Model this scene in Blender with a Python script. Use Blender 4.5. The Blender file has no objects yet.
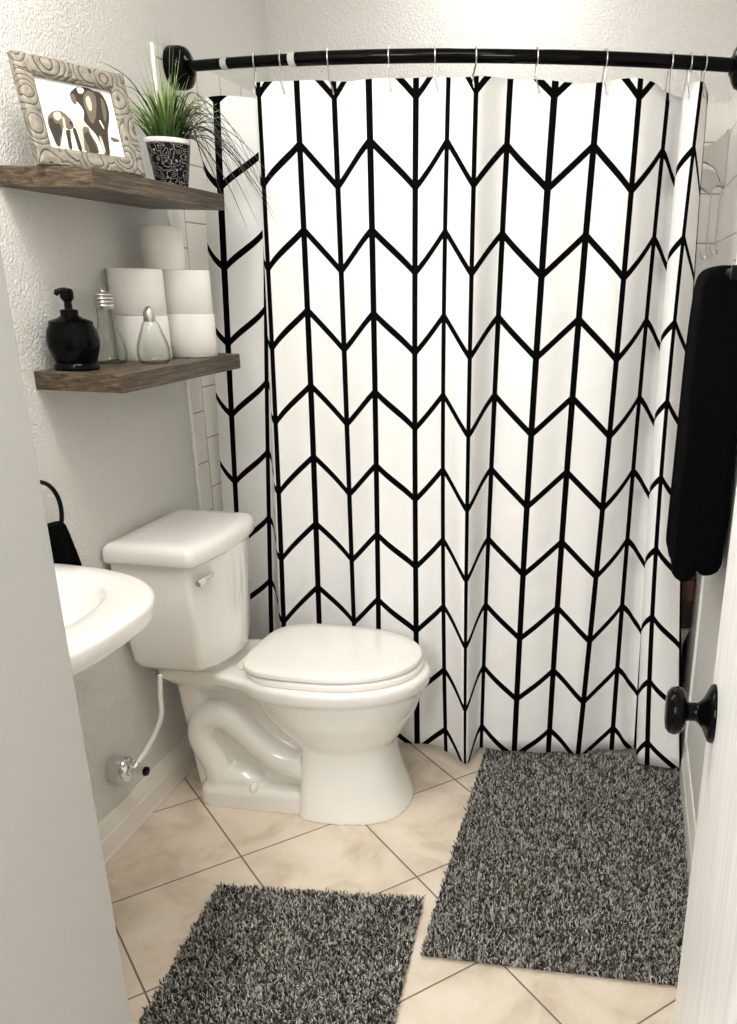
import bpy, bmesh, math, random
from mathutils import Vector, Matrix
random.seed(7)
PI = math.pi
scene = bpy.context.scene
COL = scene.collection

# ------------------------------------------------------------------ materials
def nodes_of(m):
    m.use_nodes = True
    nt = m.node_tree
    return nt, nt.nodes, nt.links, nt.nodes['Principled BSDF']

def mat(name, col, rough=0.5, metal=0.0, spec=0.5, coat=0.0, trans=0.0, ior=1.45, sheen=0.0):
    m = bpy.data.materials.new(name)
    nt, N, L, b = nodes_of(m)
    b.inputs['Base Color'].default_value = (*col, 1)
    b.inputs['Roughness'].default_value = rough
    b.inputs['Metallic'].default_value = metal
    b.inputs['Specular IOR Level'].default_value = spec
    b.inputs['Coat Weight'].default_value = coat
    b.inputs['Coat Roughness'].default_value = 0.05
    b.inputs['Transmission Weight'].default_value = trans
    b.inputs['IOR'].default_value = ior
    b.inputs['Sheen Weight'].default_value = sheen
    return m

def node(nt, kind, **kw):
    n = nt.nodes.new(kind)
    for k, v in kw.items():
        if k.startswith('i_'):
            n.inputs[k[2:].replace('_', ' ')].default_value = v
        else:
            setattr(n, k, v)
    return n

def math_n(nt, op, a, b=None, c=None):
    n = nt.nodes.new('ShaderNodeMath'); n.operation = op
    for i, v in enumerate((a, b, c)):
        if v is None: continue
        if isinstance(v, (int, float)): n.inputs[i].default_value = v
        else: nt.links.new(v, n.inputs[i])
    return n.outputs[0]

def ramp(nt, fac, stops):
    r = nt.nodes.new('ShaderNodeValToRGB')
    e = r.color_ramp.elements
    while len(e) < len(stops): e.new(0.5)
    for el, (p, c) in zip(e, stops):
        el.position = p; el.color = (*c, 1)
    nt.links.new(fac, r.inputs[0])
    return r.outputs[0]

def bump(nt, b, height, strength=0.3, dist=0.002):
    bp = nt.nodes.new('ShaderNodeBump')
    bp.inputs['Strength'].default_value = strength
    bp.inputs['Distance'].default_value = dist
    nt.links.new(height, bp.inputs['Height'])
    nt.links.new(bp.outputs[0], b.inputs['Normal'])

def position(nt):
    return nt.nodes.new('ShaderNodeNewGeometry').outputs['Position']

def objcoord(nt):
    return nt.nodes.new('ShaderNodeTexCoord').outputs['Object']

def mix(nt, fac, a, b):
    m = nt.nodes.new('ShaderNodeMix'); m.data_type = 'RGBA'
    if isinstance(fac, (int, float)): m.inputs[0].default_value = fac
    else: nt.links.new(fac, m.inputs[0])
    for s, v in ((6, a), (7, b)):
        if isinstance(v, tuple): m.inputs[s].default_value = (*v, 1)
        else: nt.links.new(v, m.inputs[s])
    return m.outputs[2]

def wall_paint(name, col, scale=130, strength=0.35):
    m = mat(name, col, 0.75, spec=0.25)
    nt, N, L, b = nodes_of(m)
    p = position(nt)
    n1 = node(nt, 'ShaderNodeTexNoise', i_Scale=scale, i_Detail=2.5, i_Roughness=0.55)
    L.new(p, n1.inputs['Vector'])
    r = ramp(nt, n1.outputs[0], [(0.40, (0, 0, 0)), (0.62, (1, 1, 1))])
    bump(nt, b, r, strength, 0.003)
    return m

M = {}
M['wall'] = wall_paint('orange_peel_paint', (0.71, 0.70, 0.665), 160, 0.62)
M['wall_shaded'] = wall_paint('shaded_wall_paint', (0.50, 0.495, 0.48), 260, 0.14)  # same wall paint darkened, the partition's shade is put into the colour
M['ceiling'] = mat('ceiling_paint', (0.85, 0.84, 0.82), 0.85)
M['trim'] = mat('trim_paint', (0.80, 0.78, 0.72), 0.35)
M['porcelain'] = mat('white_porcelain', (0.90, 0.885, 0.85), 0.06, spec=0.55, coat=0.6)
M['seat'] = mat('white_seat_plastic', (0.90, 0.88, 0.83), 0.18)
M['chrome'] = mat('chrome', (0.78, 0.78, 0.78), 0.12, 1.0)
M['steel'] = mat('brushed_steel', (0.62, 0.61, 0.58), 0.28, 1.0)
M['black_gloss'] = mat('black_gloss', (0.002, 0.002, 0.002), 0.07, spec=0.10)
M['black_satin'] = mat('black_satin', (0.003, 0.003, 0.003), 0.3, spec=0.12)
M['collar'] = mat('pale_grey_collar', (0.42, 0.41, 0.38), 0.4)
M['white_plastic'] = mat('white_plastic', (0.82, 0.81, 0.78), 0.35)
M['hose'] = mat('white_hose', (0.78, 0.77, 0.72), 0.4)
M['caddy'] = mat('grey_translucent_plastic', (0.55, 0.54, 0.50), 0.35, spec=0.4)
M['caddy_clear'] = mat('frosted_clear_plastic', (0.78, 0.77, 0.72), 0.4, trans=0.4)
M['bottle_brown'] = mat('dark_brown_bottle', (0.020, 0.012, 0.008), 0.25)
M['bottle_label'] = mat('rust_label', (0.09, 0.040, 0.022), 0.5)
M['tub'] = mat('tub_enamel', (0.86, 0.85, 0.82), 0.15, coat=0.3)
def thin_glass():
    m = bpy.data.materials.new('clear_thin_glass'); m.use_nodes = True
    nt = m.node_tree; N, L = nt.nodes, nt.links
    N.clear()
    out = N.new('ShaderNodeOutputMaterial'); tr = N.new('ShaderNodeBsdfTransparent'); gl = N.new('ShaderNodeBsdfGlossy')
    tr.inputs[0].default_value = (0.93, 0.94, 0.92, 1); gl.inputs['Roughness'].default_value = 0.03
    lw = N.new('ShaderNodeLayerWeight'); lw.inputs[0].default_value = 0.5
    fr = math_n(nt, 'MULTIPLY_ADD', math_n(nt, 'POWER', lw.outputs['Facing'], 2.6), 0.6, 0.05)
    mx = N.new('ShaderNodeMixShader')
    L.new(fr, mx.inputs[0]); tc = ramp(nt, lw.outputs['Facing'], [(0.35, (0.95, 0.96, 0.94)), (0.95, (0.36, 0.38, 0.34))]); L.new(tc, tr.inputs[0]); L.new(tr.outputs[0], mx.inputs[1]); L.new(gl.outputs[0], mx.inputs[2]); L.new(mx.outputs[0], out.inputs[0])
    return m
M['glass'] = thin_glass()
M['paper_white'] = mat('photo_paper', (0.86, 0.85, 0.81), 0.4)
M['sepia_dark'] = mat('sepia_dark', (0.045, 0.036, 0.025), 0.4)
M['sepia_mid'] = mat('sepia_mid', (0.15, 0.125, 0.09), 0.4)
M['sepia_light'] = mat('sepia_light', (0.52, 0.48, 0.41), 0.4)

# black towel terry
def terry():
    m = mat('black_terry', (0.0025, 0.0025, 0.0027), 0.95, spec=0.04)
    nt, N, L, b = nodes_of(m)
    n1 = node(nt, 'ShaderNodeTexNoise', i_Scale=700, i_Detail=2)
    L.new(position(nt), n1.inputs['Vector'])
    bump(nt, b, n1.outputs[0], 0.6, 0.002)
    return m
M['terry'] = terry()

def floor_tiles():
    m = mat('beige_floor_tile', (0.7, 0.6, 0.5), 0.28, spec=0.4)
    nt, N, L, b = nodes_of(m)
    p = position(nt)
    s, ang, ox, oy = 0.33, 0.7732, 0.3378, 0.2894
    sep = nt.nodes.new('ShaderNodeSeparateXYZ'); L.new(p, sep.inputs[0])
    dx = math_n(nt, 'SUBTRACT', sep.outputs[0], ox); dy = math_n(nt, 'SUBTRACT', sep.outputs[1], oy)
    c, sn = math.cos(ang), math.sin(ang)
    u = math_n(nt, 'DIVIDE', math_n(nt, 'ADD', math_n(nt, 'MULTIPLY', dx, c), math_n(nt, 'MULTIPLY', dy, sn)), s)
    v = math_n(nt, 'DIVIDE', math_n(nt, 'SUBTRACT', math_n(nt, 'MULTIPLY', dx, sn), math_n(nt, 'MULTIPLY', dy, c)), s)
    def dist(t):
        f = math_n(nt, 'FRACT', math_n(nt, 'ADD', t, 0.5))
        return math_n(nt, 'ABSOLUTE', math_n(nt, 'SUBTRACT', f, 0.5))
    d = math_n(nt, 'MINIMUM', dist(u), dist(v))
    line = math_n(nt, 'LESS_THAN', d, 0.0065)
    # tile tint
    com = nt.nodes.new('ShaderNodeCombineXYZ')
    L.new(math_n(nt, 'FLOOR', u), com.inputs[0]); L.new(math_n(nt, 'FLOOR', v), com.inputs[1])
    wn = nt.nodes.new('ShaderNodeTexWhiteNoise'); L.new(com.outputs[0], wn.inputs['Vector'])
    n1 = node(nt, 'ShaderNodeTexNoise', i_Scale=6.5, i_Detail=5, i_Roughness=0.6, i_Distortion=0.6)
    L.new(p, n1.inputs['Vector'])
    t = math_n(nt, 'ADD', n1.outputs[0], math_n(nt, 'MULTIPLY', math_n(nt, 'SUBTRACT', wn.outputs[0], 0.5), 0.10))
    colr = ramp(nt, t, [(0.30, (0.60, 0.50, 0.385)), (0.50, (0.77, 0.67, 0.545)), (0.72, (0.84, 0.755, 0.645))])
    L.new(mix(nt, line, colr, (0.20, 0.165, 0.12)), b.inputs['Base Color'])
    h = math_n(nt, 'MINIMUM', math_n(nt, 'MULTIPLY', d, 60), 1.0)
    bump(nt, b, h, 0.5, 0.002)
    return m
M['floor'] = floor_tiles()

def wall_tiles(name, axis):
    """glossy white square tiles laid in offset columns"""
    m = mat(name, (0.80, 0.785, 0.74), 0.18, spec=0.5)
    nt, N, L, b = nodes_of(m)
    sep = nt.nodes.new('ShaderNodeSeparateXYZ'); L.new(position(nt), sep.inputs[0])
    s = 0.148
    h = sep.outputs[1 if axis == 'y' else 0]
    off = 0.986 if axis == 'y' else 0.07
    u = math_n(nt, 'DIVIDE', math_n(nt, 'SUBTRACT', h, off), s)
    first = math_n(nt, 'LESS_THAN', u, 0.0)
    v0 = math_n(nt, 'DIVIDE', math_n(nt, 'SUBTRACT', sep.outputs[2], 0.06), s)
    v = math_n(nt, 'ADD', v0, math_n(nt, 'MULTIPLY', first, 0.45))
    def dist(t):
        f = math_n(nt, 'FRACT', math_n(nt, 'ADD', t, 0.5))
        return math_n(nt, 'ABSOLUTE', math_n(nt, 'SUBTRACT', f, 0.5))
    d = math_n(nt, 'MINIMUM', dist(u), dist(v))
    line = math_n(nt, 'LESS_THAN', d, 0.013)
    L.new(mix(nt, line, (0.80, 0.785, 0.74), (0.36, 0.33, 0.26)), b.inputs['Base Color'])
    bump(nt, b, math_n(nt, 'MINIMUM', math_n(nt, 'MULTIPLY', d, 30), 1.0), 0.4, 0.002)
    return m
M['tile_y'] = wall_tiles('white_wall_tile_side', 'y')
M['tile_x'] = wall_tiles('white_wall_tile_end', 'x')

def wood():
    m = mat('dark_walnut', (0.1, 0.07, 0.05), 0.42, spec=0.35)
    nt, N, L, b = nodes_of(m)
    mp = nt.nodes.new('ShaderNodeMapping'); L.new(objcoord(nt), mp.inputs[0])
    mp.inputs['Scale'].default_value = (6, 1.6, 34)
    n1 = node(nt, 'ShaderNodeTexNoise', i_Scale=6, i_Detail=6, i_Roughness=0.65, i_Distortion=0.8)
    L.new(mp.outputs[0], n1.inputs['Vector'])
    c = ramp(nt, n1.outputs[0], [(0.30, (0.020, 0.013, 0.008)), (0.50, (0.075, 0.053, 0.034)), (0.70, (0.200, 0.155, 0.105))])
    L.new(c, b.inputs['Base Color'])
    bump(nt, b, n1.outputs[0], 0.25, 0.002)
    return m
M['wood'] = wood()

def door_paint():
    m = mat('white_wood_grain_door', (0.8, 0.79, 0.77), 0.4)
    nt, N, L, b = nodes_of(m)
    mp = nt.nodes.new('ShaderNodeMapping'); L.new(position(nt), mp.inputs[0])
    mp.inputs['Scale'].default_value = (90, 90, 4)
    n1 = node(nt, 'ShaderNodeTexNoise', i_Scale=1.0, i_Detail=4, i_Roughness=0.6)
    L.new(mp.outputs[0], n1.inputs['Vector'])
    c = ramp(nt, n1.outputs[0], [(0.32, (0.72, 0.715, 0.71)), (0.65, (0.90, 0.895, 0.885))])
    L.new(c, b.inputs['Base Color'])
    bump(nt, b, n1.outputs[0], 0.3, 0.002)
    return m
M['door'] = door_paint()

def curtain_mat():
    m = mat('chevron_fabric', (0.85, 0.84, 0.82), 0.8, spec=0.03)
    nt, N, L, b = nodes_of(m)
    uv = nt.nodes.new('ShaderNodeUVMap').outputs[0]
    sep = nt.nodes.new('ShaderNodeSeparateXYZ'); L.new(uv, sep.inputs[0])
    u, v = sep.outputs[0], sep.outputs[1]
    def dist(t):
        f = math_n(nt, 'FRACT', math_n(nt, 'ADD', t, 0.5))
        return math_n(nt, 'ABSOLUTE', math_n(nt, 'SUBTRACT', f, 0.5))
    vert = math_n(nt, 'LESS_THAN', dist(u), 0.078)
    t = math_n(nt, 'PINGPONG', u, 1.0)                       # 0 at even lines (valleys), 1 at odd lines (peaks)
    w = math_n(nt, 'SUBTRACT', v, math_n(nt, 'MULTIPLY', t, 0.5006))
    arms = math_n(nt, 'LESS_THAN', dist(w), 0.052)
    ink = math_n(nt, 'MAXIMUM', vert, arms)
    L.new(mix(nt, ink, (0.85, 0.845, 0.835), (0.002, 0.002, 0.0022)), b.inputs['Base Color'])
    n1 = node(nt, 'ShaderNodeTexNoise', i_Scale=9, i_Detail=3)
    L.new(position(nt), n1.inputs['Vector'])
    bump(nt, b, n1.outputs[0], 0.35, 0.02)
    b.inputs['Subsurface Weight'].default_value = 0.0
    return m
M['curtain'] = curtain_mat()

def pot_mat():
    m = mat('black_pot_white_scrolls', (0.01, 0.01, 0.01), 0.25, spec=0.15)
    nt, N, L, b = nodes_of(m)
    n0 = node(nt, 'ShaderNodeTexNoise', i_Scale=45, i_Detail=1)
    L.new(objcoord(nt), n0.inputs['Vector'])
    vo = node(nt, 'ShaderNodeTexVoronoi', i_Scale=62); vo.feature = 'F1'
    mx = nt.nodes.new('ShaderNodeVectorMath'); mx.operation = 'MULTIPLY_ADD'
    L.new(n0.outputs[1], mx.inputs[0]); mx.inputs[1].default_value = (0.02, 0.02, 0.02); L.new(objcoord(nt), mx.inputs[2])
    L.new(mx.outputs[0], vo.inputs['Vector'])
    r = math_n(nt, 'SINE', math_n(nt, 'MULTIPLY', vo.outputs['Distance'], 22.0))
    f = math_n(nt, 'GREATER_THAN', r, 0.86)
    L.new(mix(nt, f, (0.006, 0.006, 0.006), (0.38, 0.37, 0.35)), b.inputs['Base Color'])
    return m
M['pot'] = pot_mat()

def frame_mat():
    m = mat('carved_driftwood_frame', (0.4, 0.36, 0.3), 0.55)
    nt, N, L, b = nodes_of(m)
    o = objcoord(nt)
    n0 = node(nt, 'ShaderNodeTexNoise', i_Scale=30, i_Detail=1); L.new(o, n0.inputs['Vector'])
    mx = nt.nodes.new('ShaderNodeVectorMath'); mx.operation = 'MULTIPLY_ADD'
    L.new(n0.outputs[1], mx.inputs[0]); mx.inputs[1].default_value = (0.012, 0.012, 0.012); L.new(o, mx.inputs[2])
    vo = node(nt, 'ShaderNodeTexVoronoi', i_Scale=17, i_Randomness=0.75); L.new(mx.outputs[0], vo.inputs['Vector'])
    r = math_n(nt, 'SINE', math_n(nt, 'MULTIPLY', vo.outputs['Distance'], 40.0))
    line = math_n(nt, 'GREATER_THAN', r, 0.80)
    n2 = node(nt, 'ShaderNodeTexNoise', i_Scale=80, i_Detail=4); L.new(o, n2.inputs['Vector'])
    base = ramp(nt, n2.outputs[0], [(0.3, (0.17, 0.152, 0.12)), (0.7, (0.29, 0.265, 0.22))])
    L.new(mix(nt, line, base, (0.055, 0.047, 0.035)), b.inputs['Base Color'])
    bump(nt, b, math_n(nt, 'SUBTRACT', 1.0, r), 0.3, 0.0015)
    return m
M['frame'] = frame_mat()

def paper_roll():
    m = mat('toilet_paper', (0.88, 0.865, 0.82), 0.9, spec=0.1)
    nt, N, L, b = nodes_of(m)
    n1 = node(nt, 'ShaderNodeTexNoise', i_Scale=60, i_Detail=4); 
    mp = nt.nodes.new('ShaderNodeMapping'); mp.inputs['Scale'].default_value = (1, 1, 4)
    L.new(position(nt), mp.inputs[0]); L.new(mp.outputs[0], n1.inputs['Vector'])
    bump(nt, b, n1.outputs[0], 0.25, 0.003)
    return m
M['roll'] = paper_roll()
M['core'] = mat('cardboard', (0.35, 0.26, 0.17), 0.9)

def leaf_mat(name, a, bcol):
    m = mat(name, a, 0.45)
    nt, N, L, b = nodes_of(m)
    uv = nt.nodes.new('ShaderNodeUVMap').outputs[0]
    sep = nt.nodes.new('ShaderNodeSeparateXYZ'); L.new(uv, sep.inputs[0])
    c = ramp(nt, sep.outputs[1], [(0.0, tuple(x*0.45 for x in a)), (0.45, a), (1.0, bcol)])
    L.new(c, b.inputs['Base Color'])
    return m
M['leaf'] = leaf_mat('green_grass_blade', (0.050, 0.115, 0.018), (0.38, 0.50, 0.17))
M['leaf_dark'] = leaf_mat('dark_grass_blade', (0.014, 0.018, 0.008), (0.014, 0.016, 0.009))

def rug_mat(name, dark, mid, light):
    m = mat(name, mid, 0.95, spec=0.1)
    nt, N, L, b = nodes_of(m)
    at = nt.nodes.new('ShaderNodeAttribute'); at.attribute_name = 'tuft'
    c = ramp(nt, at.outputs['Fac'], [(0.0, dark), (0.45, mid), (1.0, light)])
    L.new(c, b.inputs['Base Color'])
    return m
M['rug'] = rug_mat('grey_shag_yarn', (0.012, 0.0115, 0.011), (0.15, 0.142, 0.125), (0.74, 0.71, 0.64))
M['rug_base'] = mat('rug_backing', (0.03, 0.03, 0.03), 0.95)

# ------------------------------------------------------------------ object helpers
def obj(name, bm, material, parent=None, smooth=True, angle=40, loc=None):
    me = bpy.data.meshes.new(name)
    bmesh.ops.recalc_face_normals(bm, faces=bm.faces)
    bm.to_mesh(me); bm.free()
    mats = material if isinstance(material, (list, tuple)) else [material]
    for mm in mats: me.materials.append(mm)
    if smooth:
        for p in me.polygons: p.use_smooth = True
        me.set_sharp_from_angle(angle=math.radians(angle))
    o = bpy.data.objects.new(name, me)
    COL.objects.link(o)
    if parent is not None:
        o.parent = parent
    if loc is not None: o.location = loc
    return o

def tag(o, label, cat, group=None):
    o['label'] = label; o['category'] = cat
    if group: o['group'] = group
    return o

def thing(name, label, cat, loc=(0, 0, 0), rotz=0, group=None):
    o = bpy.data.objects.new(name, None); COL.objects.link(o)
    o.empty_display_size = 0.05
    o.location = loc; o.rotation_euler = (0, 0, rotz)
    return tag(o, label, cat, group)

def struct(name, bm, m, parent=None, **kw):
    o = obj(name, bm, m, parent, **kw)
    if parent is None: o['kind'] = 'structure'
    return o

def box(bm, lo, hi, bev=0.0, seg=2):
    r = bmesh.ops.create_cube(bm, size=1)
    vs = r['verts']
    c = [(a+b)/2 for a, b in zip(lo, hi)]; s = [b-a for a, b in zip(lo, hi)]
    for v in vs: v.co = Vector((c[i]+v.co[i]*s[i] for i in range(3)))
    if bev:
        es = list({e for v in vs for e in v.link_edges})
        bmesh.ops.bevel(bm, geom=es, offset=bev, segments=seg, affect='EDGES', profile=0.5)
    return bm

def rings(bm, rs, cap0=True, cap1=True, close=False):
    """loft a list of closed rings (lists of points)"""
    V = [[bm.verts.new(p) for p in r] for r in rs]
    n = len(V[0])
    m = len(V)
    for i in range(m if close else m-1):
        a, b = V[i], V[(i+1) % m]
        for j in range(n):
            bm.faces.new((a[j], a[(j+1) % n], b[(j+1) % n], b[j]))
    if not close:
        if cap0: bm.faces.new(V[0][::-1])
        if cap1: bm.faces.new(V[-1])
    return V

def lathe(bm, prof, seg=40, axis='z', org=(0, 0, 0), cap0=True, cap1=True):
    o = Vector(org)
    rs = []
    for r, h in prof:
        r = max(r, 1e-4)
        ring = []
        for k in range(seg):
            a = 2*PI*k/seg
            c, s = r*math.cos(a), r*math.sin(a)
            p = {'z': (c, s, h), 'x': (h, c, s), 'y': (c, h, s)}[axis]
            ring.append(o+Vector(p))
        rs.append(ring)
    rings(bm, rs, cap0, cap1)
    return bm

def tube(bm, pts, rad, seg=12, closed=False, sx=1.0, up=None):
    pts = [Vector(p) for p in pts]
    n = len(pts)
    rs = []
    prev = None
    for i, p in enumerate(pts):
        if closed: t = pts[(i+1) % n]-pts[(i-1) % n]
        else: t = pts[min(i+1, n-1)]-pts[max(i-1, 0)]
        t.normalize()
        if prev is None:
            a = Vector(up) if up else (Vector((0, 0, 1)) if abs(t.z) < 0.9 else Vector((1, 0, 0)))
            nrm = (a-t*a.dot(t)).normalized()
        else:
            nrm = (prev-t*prev.dot(t)).normalized()
        prev = nrm
        b = t.cross(nrm)
        r = rad[i] if isinstance(rad, (list, tuple)) else rad
        rs.append([p+nrm*math.cos(2*PI*k/seg)*r+b*math.sin(2*PI*k/seg)*r*sx for k in range(seg)])
    rings(bm, rs, close=closed)
    return bm

def crom(pts, per=8):
    pts = [Vector(p) for p in pts]
    out = []
    n = len(pts)
    for i in range(n-1):
        p0, p1, p2, p3 = pts[max(i-1, 0)], pts[i], pts[i+1], pts[min(i+2, n-1)]
        for k in range(per):
            t = k/per
            out.append(0.5*((2*p1)+(p2-p0)*t+(2*p0-5*p1+4*p2-p3)*t*t+(3*p1-p0-3*p2+p3)*t**3))
    out.append(pts[-1])
    return out

def egg(x0, x1, hw, z, cy=0.0, split=0.42, n_back=2.6, n_front=2.1, seg=56):
    """closed egg outline from x0 (back) to x1 (front)"""
    xm = x0+(x1-x0)*split
    out = []
    for k in range(seg):
        a = 2*PI*k/seg
        c, s = math.cos(a), math.sin(a)
        n = n_front if c >= 0 else n_back
        X = abs(c)**(2/n); Y = abs(s)**(2/n)
        out.append(Vector((xm+(x1-xm)*X if c >= 0 else xm-(xm-x0)*X, cy+math.copysign(hw*Y, s), z)))
    return out

def rrect(x0, x1, y0, y1, r, z, seg=6, bow=0.0):
    out = []
    cs = [(x1-r, y1-r, 0), (x0+r, y1-r, PI/2), (x0+r, y0+r, PI), (x1-r, y0+r, 1.5*PI)]
    for cx, cy, a0 in cs:
        for k in range(seg+1):
            a = a0+PI/2*k/seg
            x, y = cx+r*math.cos(a), cy+r*math.sin(a)
            out.append([x, y])
    # subdivide the straight edges so the front can bow out
    pts = []
    m = len(out)
    for i in range(m):
        a, b = out[i], out[(i+1) % m]
        pts.append(a)
        if i % (seg+1) == seg:
            for k in range(1, 8): pts.append([a[0]+(b[0]-a[0])*k/8, a[1]+(b[1]-a[1])*k/8])
    yc, hw = (y0+y1)/2, (y1-y0)/2
    res = []
    for x, y in pts:
        f = max(0, (x-x0)/(x1-x0))
        res.append(Vector((x+bow*f*(1-((y-yc)/hw)**2), y, z)))
    return res

# ------------------------------------------------------------------ camera
cam_d = bpy.data.cameras.new('camera'); cam = bpy.data.objects.new('camera', cam_d); COL.objects.link(cam)
yaw, pitch, roll = 0.124277, 0.363615, 0.0263206
F, CX, CY = 871.743, 511.149, 610.641
fwd = Vector((-math.sin(yaw)*math.cos(pitch), math.cos(yaw)*math.cos(pitch), -math.sin(pitch)))
right = Vector((math.cos(yaw), math.sin(yaw), 0)); up = right.cross(fwd)
r2 = right*math.cos(roll)+up*math.sin(roll); u2 = -right*math.sin(roll)+up*math.cos(roll)
R = Matrix((r2, u2, -fwd)).transposed().to_4x4()
R.translation = Vector((1.24781, -1.489690, 1.415864))
cam.matrix_world = R
cam_d.sensor_fit = 'VERTICAL'; cam_d.sensor_height = 24.0
cam_d.lens = F/1024*24.0
cam_d.shift_x = (368.5-CX)/1024; cam_d.shift_y = (CY-512)/1024
cam_d.clip_start = 0.02
scene.camera = cam

# ------------------------------------------------------------------ the room
XR = 1.50          # right wall
YB = 1.69          # back wall of the tub alcove
YN = -2.3          # end of the passage the camera stands in
ZC = 2.44
bm = bmesh.new(); box(bm, (-0.1, YN, -0.1), (XR+0.1, YB+0.1, 0)); struct('floor', bm, M['floor'], smooth=False)
bm = bmesh.new(); box(bm, (-0.1, YN, ZC), (XR+0.1, YB+0.1, ZC+0.1)); struct('ceiling', bm, M['ceiling'], smooth=False)
bm = bmesh.new(); box(bm, (-0.1, YN, 0), (0, YB+0.1, ZC)); struct('wall_left', bm, M['wall'], smooth=False)
bm = bmesh.new(); box(bm, (XR, YN, 0), (XR+0.1, YB+0.1, ZC)); struct('wall_right', bm, M['wall'], smooth=False)
bm = bmesh.new(); box(bm, (0, YB, 0), (XR, YB+0.1, ZC)); struct('wall_back', bm, M['wall'], smooth=False)
bm = bmesh.new(); box(bm, (0, YN+0.1, 0), (0.557, -0.54, ZC), 0.004); struct('wall_near', bm, M['wall_shaded'], smooth=False)
# tiled surround of the alcove, up to 1.94 m
TZ = 1.945
bm = bmesh.new(); box(bm, (0, 0.912, 0), (0.008, YB, TZ), 0.002); struct('wall_left_tile', bm, M['tile_y'], smooth=False)
bm = bmesh.new(); box(bm, (0.008, YB-0.008, 0), (XR-0.008, YB, TZ)); struct('wall_back_tile', bm, M['tile_x'], smooth=False)
bm = bmesh.new(); box(bm, (XR-0.008, 0.925, 0), (XR, YB, TZ), 0.002); struct('wall_right_tile', bm, M['tile_y'], smooth=False)

bm = bmesh.new(); box(bm, (0, 0.904, 0.107), (0.0095, 0.918, TZ+0.002), 0.003); struct('trim_1', bm, M['tub'], smooth=False)
bm = bmesh.new(); box(bm, (XR-0.0095, 0.904, 0.107), (XR, 0.918, TZ+0.002), 0.003); struct('trim_2', bm, M['tub'], smooth=False)

def baseboard(name, x, y0, y1, sgn):
    prof = [(0, 0), (0.017, 0), (0.018, 0.006), (0.015, 0.012), (0.014, 0.060), (0.011, 0.066), (0.011, 0.078), (0.007, 0.088), (0.007, 0.100), (0.004, 0.107), (0, 0.107)]
    bm = bmesh.new()
    rings(bm, [[Vector((x+sgn*a, y, b)) for a, b in prof] for y in (y0, y1)])
    return struct(name, bm, M['trim'], angle=25)
baseboard('baseboard_left', 0, -0.54, 0.911, 1)
baseboard('baseboard_right', XR, -0.30, 0.911, -1)

# door, standing open beside the right wall
dr = bpy.data.objects.new('door_1', None); COL.objects.link(dr)
dr.location = (1.381, -0.452, 0); dr.rotation_euler = (0, 0, math.radians(-1.0)); dr['kind'] = 'structure'
# local frame: leaf runs along -y from the latch edge at 0, the face the camera sees is x = 0
bm = bmesh.new()
box(bm, (0, -0.76, 0.012), (0.035, 0, 2.03), 0.003)
leaf = obj('door_leaf', bm, M['door'], dr, smooth=False)
bm = bmesh.new()
ky, kz = -0.052, 0.921
lathe(bm, [(0.0, -0.060), (0.014, -0.0598), (0.023, -0.058), (0.0285, -0.0535), (0.030, -0.047), (0.0285, -0.040), (0.022, -0.0355), (0.0135, -0.034), (0.0115, -0.031),
           (0.0115, -0.022), (0.013, -0.019), (0.019, -0.0135), (0.029, -0.009), (0.035, -0.006), (0.0365, -0.003), (0.0365, 0.0), (0.0, 0.0)], 48, 'x', (0, ky, kz))
k = obj('door_handle', bm, M['black_gloss'], dr, angle=50); k['label'] = 'black round door knob on a round rose'

# ------------------------------------------------------------------ bathtub
t = thing('bathtub', 'white bathtub standing behind the chevron curtain', 'bathtub', (0.75, 1.365, 0))
bm = bmesh.new()
def tr(z, i): return rrect(-0.739+i, 0.739-i, -0.315+i, 0.315-i, 0.05+i*0.8, z)
rings(bm, [tr(0.0, 0.02), tr(0.35, 0.012), tr(0.40, 0.0), tr(0.415, 0.004), tr(0.42, 0.012), tr(0.42, 0.07), tr(0.405, 0.085), tr(0.2, 0.11), tr(0.09, 0.15), tr(0.075, 0.2)])
obj('tub_shell', bm, M['tub'], t, angle=50)

# ------------------------------------------------------------------ shower rod
def rod_y(x): return 1.0-0.125*(1-((x-0.75)/0.75)**2)
RZ = 1.908
t = thing('shower_curtain_rod', 'curved black shower rod spanning the tub between the two walls', 'curtain rod', (0, 1.0, RZ))
def rp(x): return Vector((x, rod_y(x)-1.0, 0))
bm = bmesh.new(); tube(bm, [rp(0.04+(0.372-0.04)*k/8) for k in range(9)], 0.0130, 20)
obj('thin_tube', bm, M['black_gloss'], t)
bm = bmesh.new(); tube(bm, [rp(0.366+(1.46-0.366)*k/40) for k in range(41)], 0.0155, 24)
obj('thick_tube', bm, M['black_gloss'], t)
for x, r in ((0.178, 0.0142), (0.372, 0.0165)):
    bm = bmesh.new(); tube(bm, [rp(x-0.009), rp(x), rp(x+0.009)], r, 24)
    c = obj('collar', bm, M['collar'], t); c['label'] = 'pale grey collar on the black rod'
for x, s in ((0.0, 1), (XR, -1)):
    bm = bmesh.new()
    lathe(bm, [(0.0, 0.0), (0.049, 0.0), (0.051, 0.004*s), (0.0505, 0.030*s), (0.046, 0.042*s), (0.034, 0.050*s), (0.022, 0.054*s), (0.018, 0.058*s), (0.0, 0.059*s)], 40, 'x', (x+0.0085*s, -0.002, 0))
    obj('flange', bm, M['black_gloss'], t, angle=60)

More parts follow.
